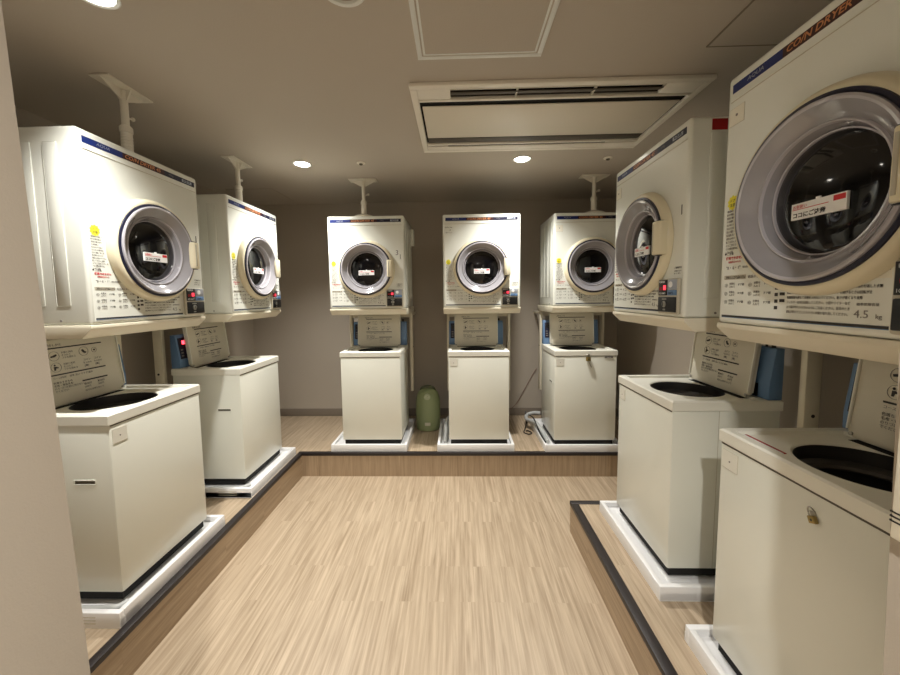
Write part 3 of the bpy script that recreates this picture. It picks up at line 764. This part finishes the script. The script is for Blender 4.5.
# ------------------------------------------------------------------ olive canister
ol = thing('plastic_canister', 'olive green rounded plastic canister standing between two back row washers', 'canister', (-.293, 3.400, ZP))
def can_body(b):
    prof = [(0, .0008), (.100, .0008), (.112, .010), (.116, .05), (.120, .15), (.120, .24), (.113, .31), (.095, .365), (.066, .395), (.030, .405), (0, .406)]
    b.lathe(prof, (0, 0, 0), 'z', M_OLIVE, 48, sz=.82)
part('body', can_body, ol, 'can_body')
part('cap', lambda b: (b.lathe([(.030, 0), (.031, .012), (.026, .020), (.012, .021), (.010, .026), (0, .026)], (0, -.074, .338), '-y', M_OLIVE2, 32)), ol, 'can_cap', label='pale green round cap')
part('handle', lambda b: b.tube([(-.075, 0, .350), (-.060, -.01, .405), (-.02, -.015, .425), (.02, -.015, .425), (.060, -.01, .405), (.075, 0, .350)], .010, M_OLIVD), ol, 'can_handle', label='dark carrying handle')
part('label_patch', lambda b: b.box(-.024, .028, -.1005, -.0935, .062, .092, M_CLEARE, .002), ol, 'can_label', label='small pale label')

# ------------------------------------------------------------------ padlocks
def padlock(label, loc, rot, opened, sc=1, strap=False):
    t = thing('padlock', label, 'padlock', loc); t.rotation_euler = rot; t.scale = (sc, sc, sc)
    part('lock_body', lambda b: (b.box(-.018, .018, -.022, -.004, -.034, 0, M_BRASS, .004), b.cyl((0, -.0225, -.018), (0, -.020, -.018), .006, M_BLK)), t, 'lock_body')
    if opened: pts = [(-.012, -.013, -.006), (-.012, -.013, .018), (-.006, -.014, .034), (.010, -.018, .040), (.024, -.020, .032), (.030, -.020, .016)]
    else: pts = [(-.012, -.013, -.004), (-.012, -.013, .010), (0, -.013, .018), (.012, -.013, .010), (.012, -.013, -.004)]
    part('shackle', lambda b: b.tube(pts, .0032, M_STEEL), t, 'shackle%d' % opened, label='steel shackle')
    part('hasp', lambda b: b.box(-.014, .014, -.0045, 0, -.006, .022, M_STEEL, .001), t, 'hasp%d' % opened)
    if strap: part('key', lambda b: b.tube([(.004, -.014, -.034), (.010, -.012, -.050), (.018, -.010, -.066), (.028, -.009, -.086)], .0034, M_STEEL), t, label='dark metal key hanging down')
padlock('brass padlock on the front of the back row washer at the right end', (1.055, 2.887 + .0028, ZP + .788), (0, 0, 0), False, 1, True)
padlock('small open padlock on the front of the nearest right washer', (.8820 + .0028, .872, ZP + .736), (math.radians(0), math.radians(-24), -R90), True, .52)
# ------------------------------------------------------------------ hoses and cords
def hose(name, label, cat, pts, r, m, rib=.06):
    o = part(name, lambda b: b.tube(pts, r, m, 12, 10, rib), None, key=name + label[:14]); return tag(o, label, cat)
zf = ZP + .030
hose('drain_hose', 'grey drain hose looping out left of the padlocked washer', 'hose',
     [(.755, 2.95, ZP + .054), (.755, 3.08, ZP + .060), (.740, 3.18, ZP + .088), (.718, 3.28, ZP + .104), (.672, 3.42, ZP + .080), (.690, 3.53, ZP + .085), (.760, 3.56, ZP + .10), (.83, 3.55, ZP + .10)], .017, M_HOSE)
hose('drain_hose', 'white hose end curled in the near corner of the nearest left drain pan', 'hose',
     [(-1.376, 1.350, ZP + .049), (-1.388, 1.322, ZP + .050), (-1.42, 1.314, ZP + .054), (-1.47, 1.312, ZP + .050), (-1.56, 1.312, ZP + .049), (-1.66, 1.312, ZP + .049)], .011, M_HOSE)
hose('drain_hose', 'grey hose in the farther left drain pan', 'hose',
     [(-1.40, 2.27, ZP + .048), (-1.44, 2.228, ZP + .049), (-1.52, 2.226, ZP + .050), (-1.62, 2.226, ZP + .048)], .010, M_HOSE)
hose('drain_hose', 'grey hose bundle left of the middle back washer', 'hose',
     [(-.110, 2.93, ZP + .054), (-.114, 3.00, ZP + .058), (-.112, 3.10, ZP + .080), (-.115, 3.22, ZP + .100), (-.10, 3.35, ZP + .120), (-.06, 3.47, ZP + .10)], .016, M_HOSE)
hose('power_cord', 'black cord coiled on the floor left of the padlocked washer', 'cord',
     [(.680, 3.54, ZP + .12), (.675, 3.46, ZP + .04), (.640, 3.36, ZP + .006), (.618, 3.28, ZP + .006), (.650, 3.235, ZP + .006), (.685, 3.26, ZP + .006), (.668, 3.31, ZP + .007), (.640, 3.30, ZP + .012)], .005, M_BLK, 0)
hose('power_cord', 'black cord lying along the pan wall beside the padlocked washer', 'cord',
     [(.690, 3.42, ZP + .125), (.712, 3.30, ZP + .130), (.724, 3.12, ZP + .073), (.724, 3.00, ZP + .071), (.725, 2.90, ZP + .071)], .006, M_BLK, 0)
hose('wire', 'thin brown wire hanging along the back wall behind the middle gap', 'wire',
     [(.84, YB - .012, ZP + .51), (.80, YB - .010, ZP + .45), (.72, YB - .010, ZP + .30), (.62, YB - .010, ZP + .125), (.52, YB - .012, ZP + .05), (.40, YB - .014, ZP + .020)], .003, M_WIRE, 0)
hose('water_hose', 'black hose lying in the nearest left drain pan under the washer edge', 'hose',
     [(-1.372, 1.40, ZP + .0425), (-1.374, 1.52, ZP + .044), (-1.373, 1.66, ZP + .043), (-1.374, 1.78, ZP + .0425)], .005, M_BLK, 0)

# thermostat-like slim white box on the end of the right entrance wall
wb = thing('wall_switch_box', 'slim white box with three dark slits on the right entrance wall', 'switch box', (JR + .0005, YF - .060, ZP))
part('case', lambda b: b.box(-.014, .010, -.03, .050, .950, 1.30, M_CLEAR, .003), wb, 'wb_case')
part('slits', lambda b: [b.box(-.0146, -.010, .012, .0506, .974 + k * .0065, .9764 + k * .0065, M_BLK) for k in range(3)], wb, 'wb_slits', label='three dark slits')

# ------------------------------------------------------------------ camera
f, pitch, yaw, roll, cx, cy = 356.64, 4.4578, 1.515, -.7033, 447.87, 323.62
a, t, r = map(math.radians, (yaw, pitch, roll))
fw = Vector((-math.sin(a) * math.cos(t), math.cos(a) * math.cos(t), -math.sin(t)))
ri = Vector((math.cos(a), math.sin(a), 0)); up = ri.cross(fw)
R_ = ri * math.cos(r) + up * math.sin(r); U_ = -ri * math.sin(r) + up * math.cos(r)
cam = bpy.data.cameras.new('camera'); co = bpy.data.objects.new('camera', cam); COL.objects.link(co)
M = Matrix((R_, U_, -fw)).transposed().to_4x4(); M.translation = Vector((0, 0, 1.2938 + ZP)); co.matrix_world = M
cam.sensor_fit = 'HORIZONTAL'; cam.sensor_width = 36; cam.lens = f / 900 * 36
cam.shift_x = (450 - cx) / 900; cam.shift_y = (cy - 337.5) / 900
cam.clip_start = .02
S.camera = co

w = bpy.data.worlds.new('world'); S.world = w; w.use_nodes = True
w.node_tree.nodes['Background'].inputs[0].default_value = (.05, .045, .04, 1); w.node_tree.nodes['Background'].inputs[1].default_value = 0.2
S.view_settings.view_transform = 'Standard'; S.view_settings.look = 'None'; S.view_settings.gamma = 1
S.view_settings.exposure = 0.16; S.view_settings.use_curve_mapping = False
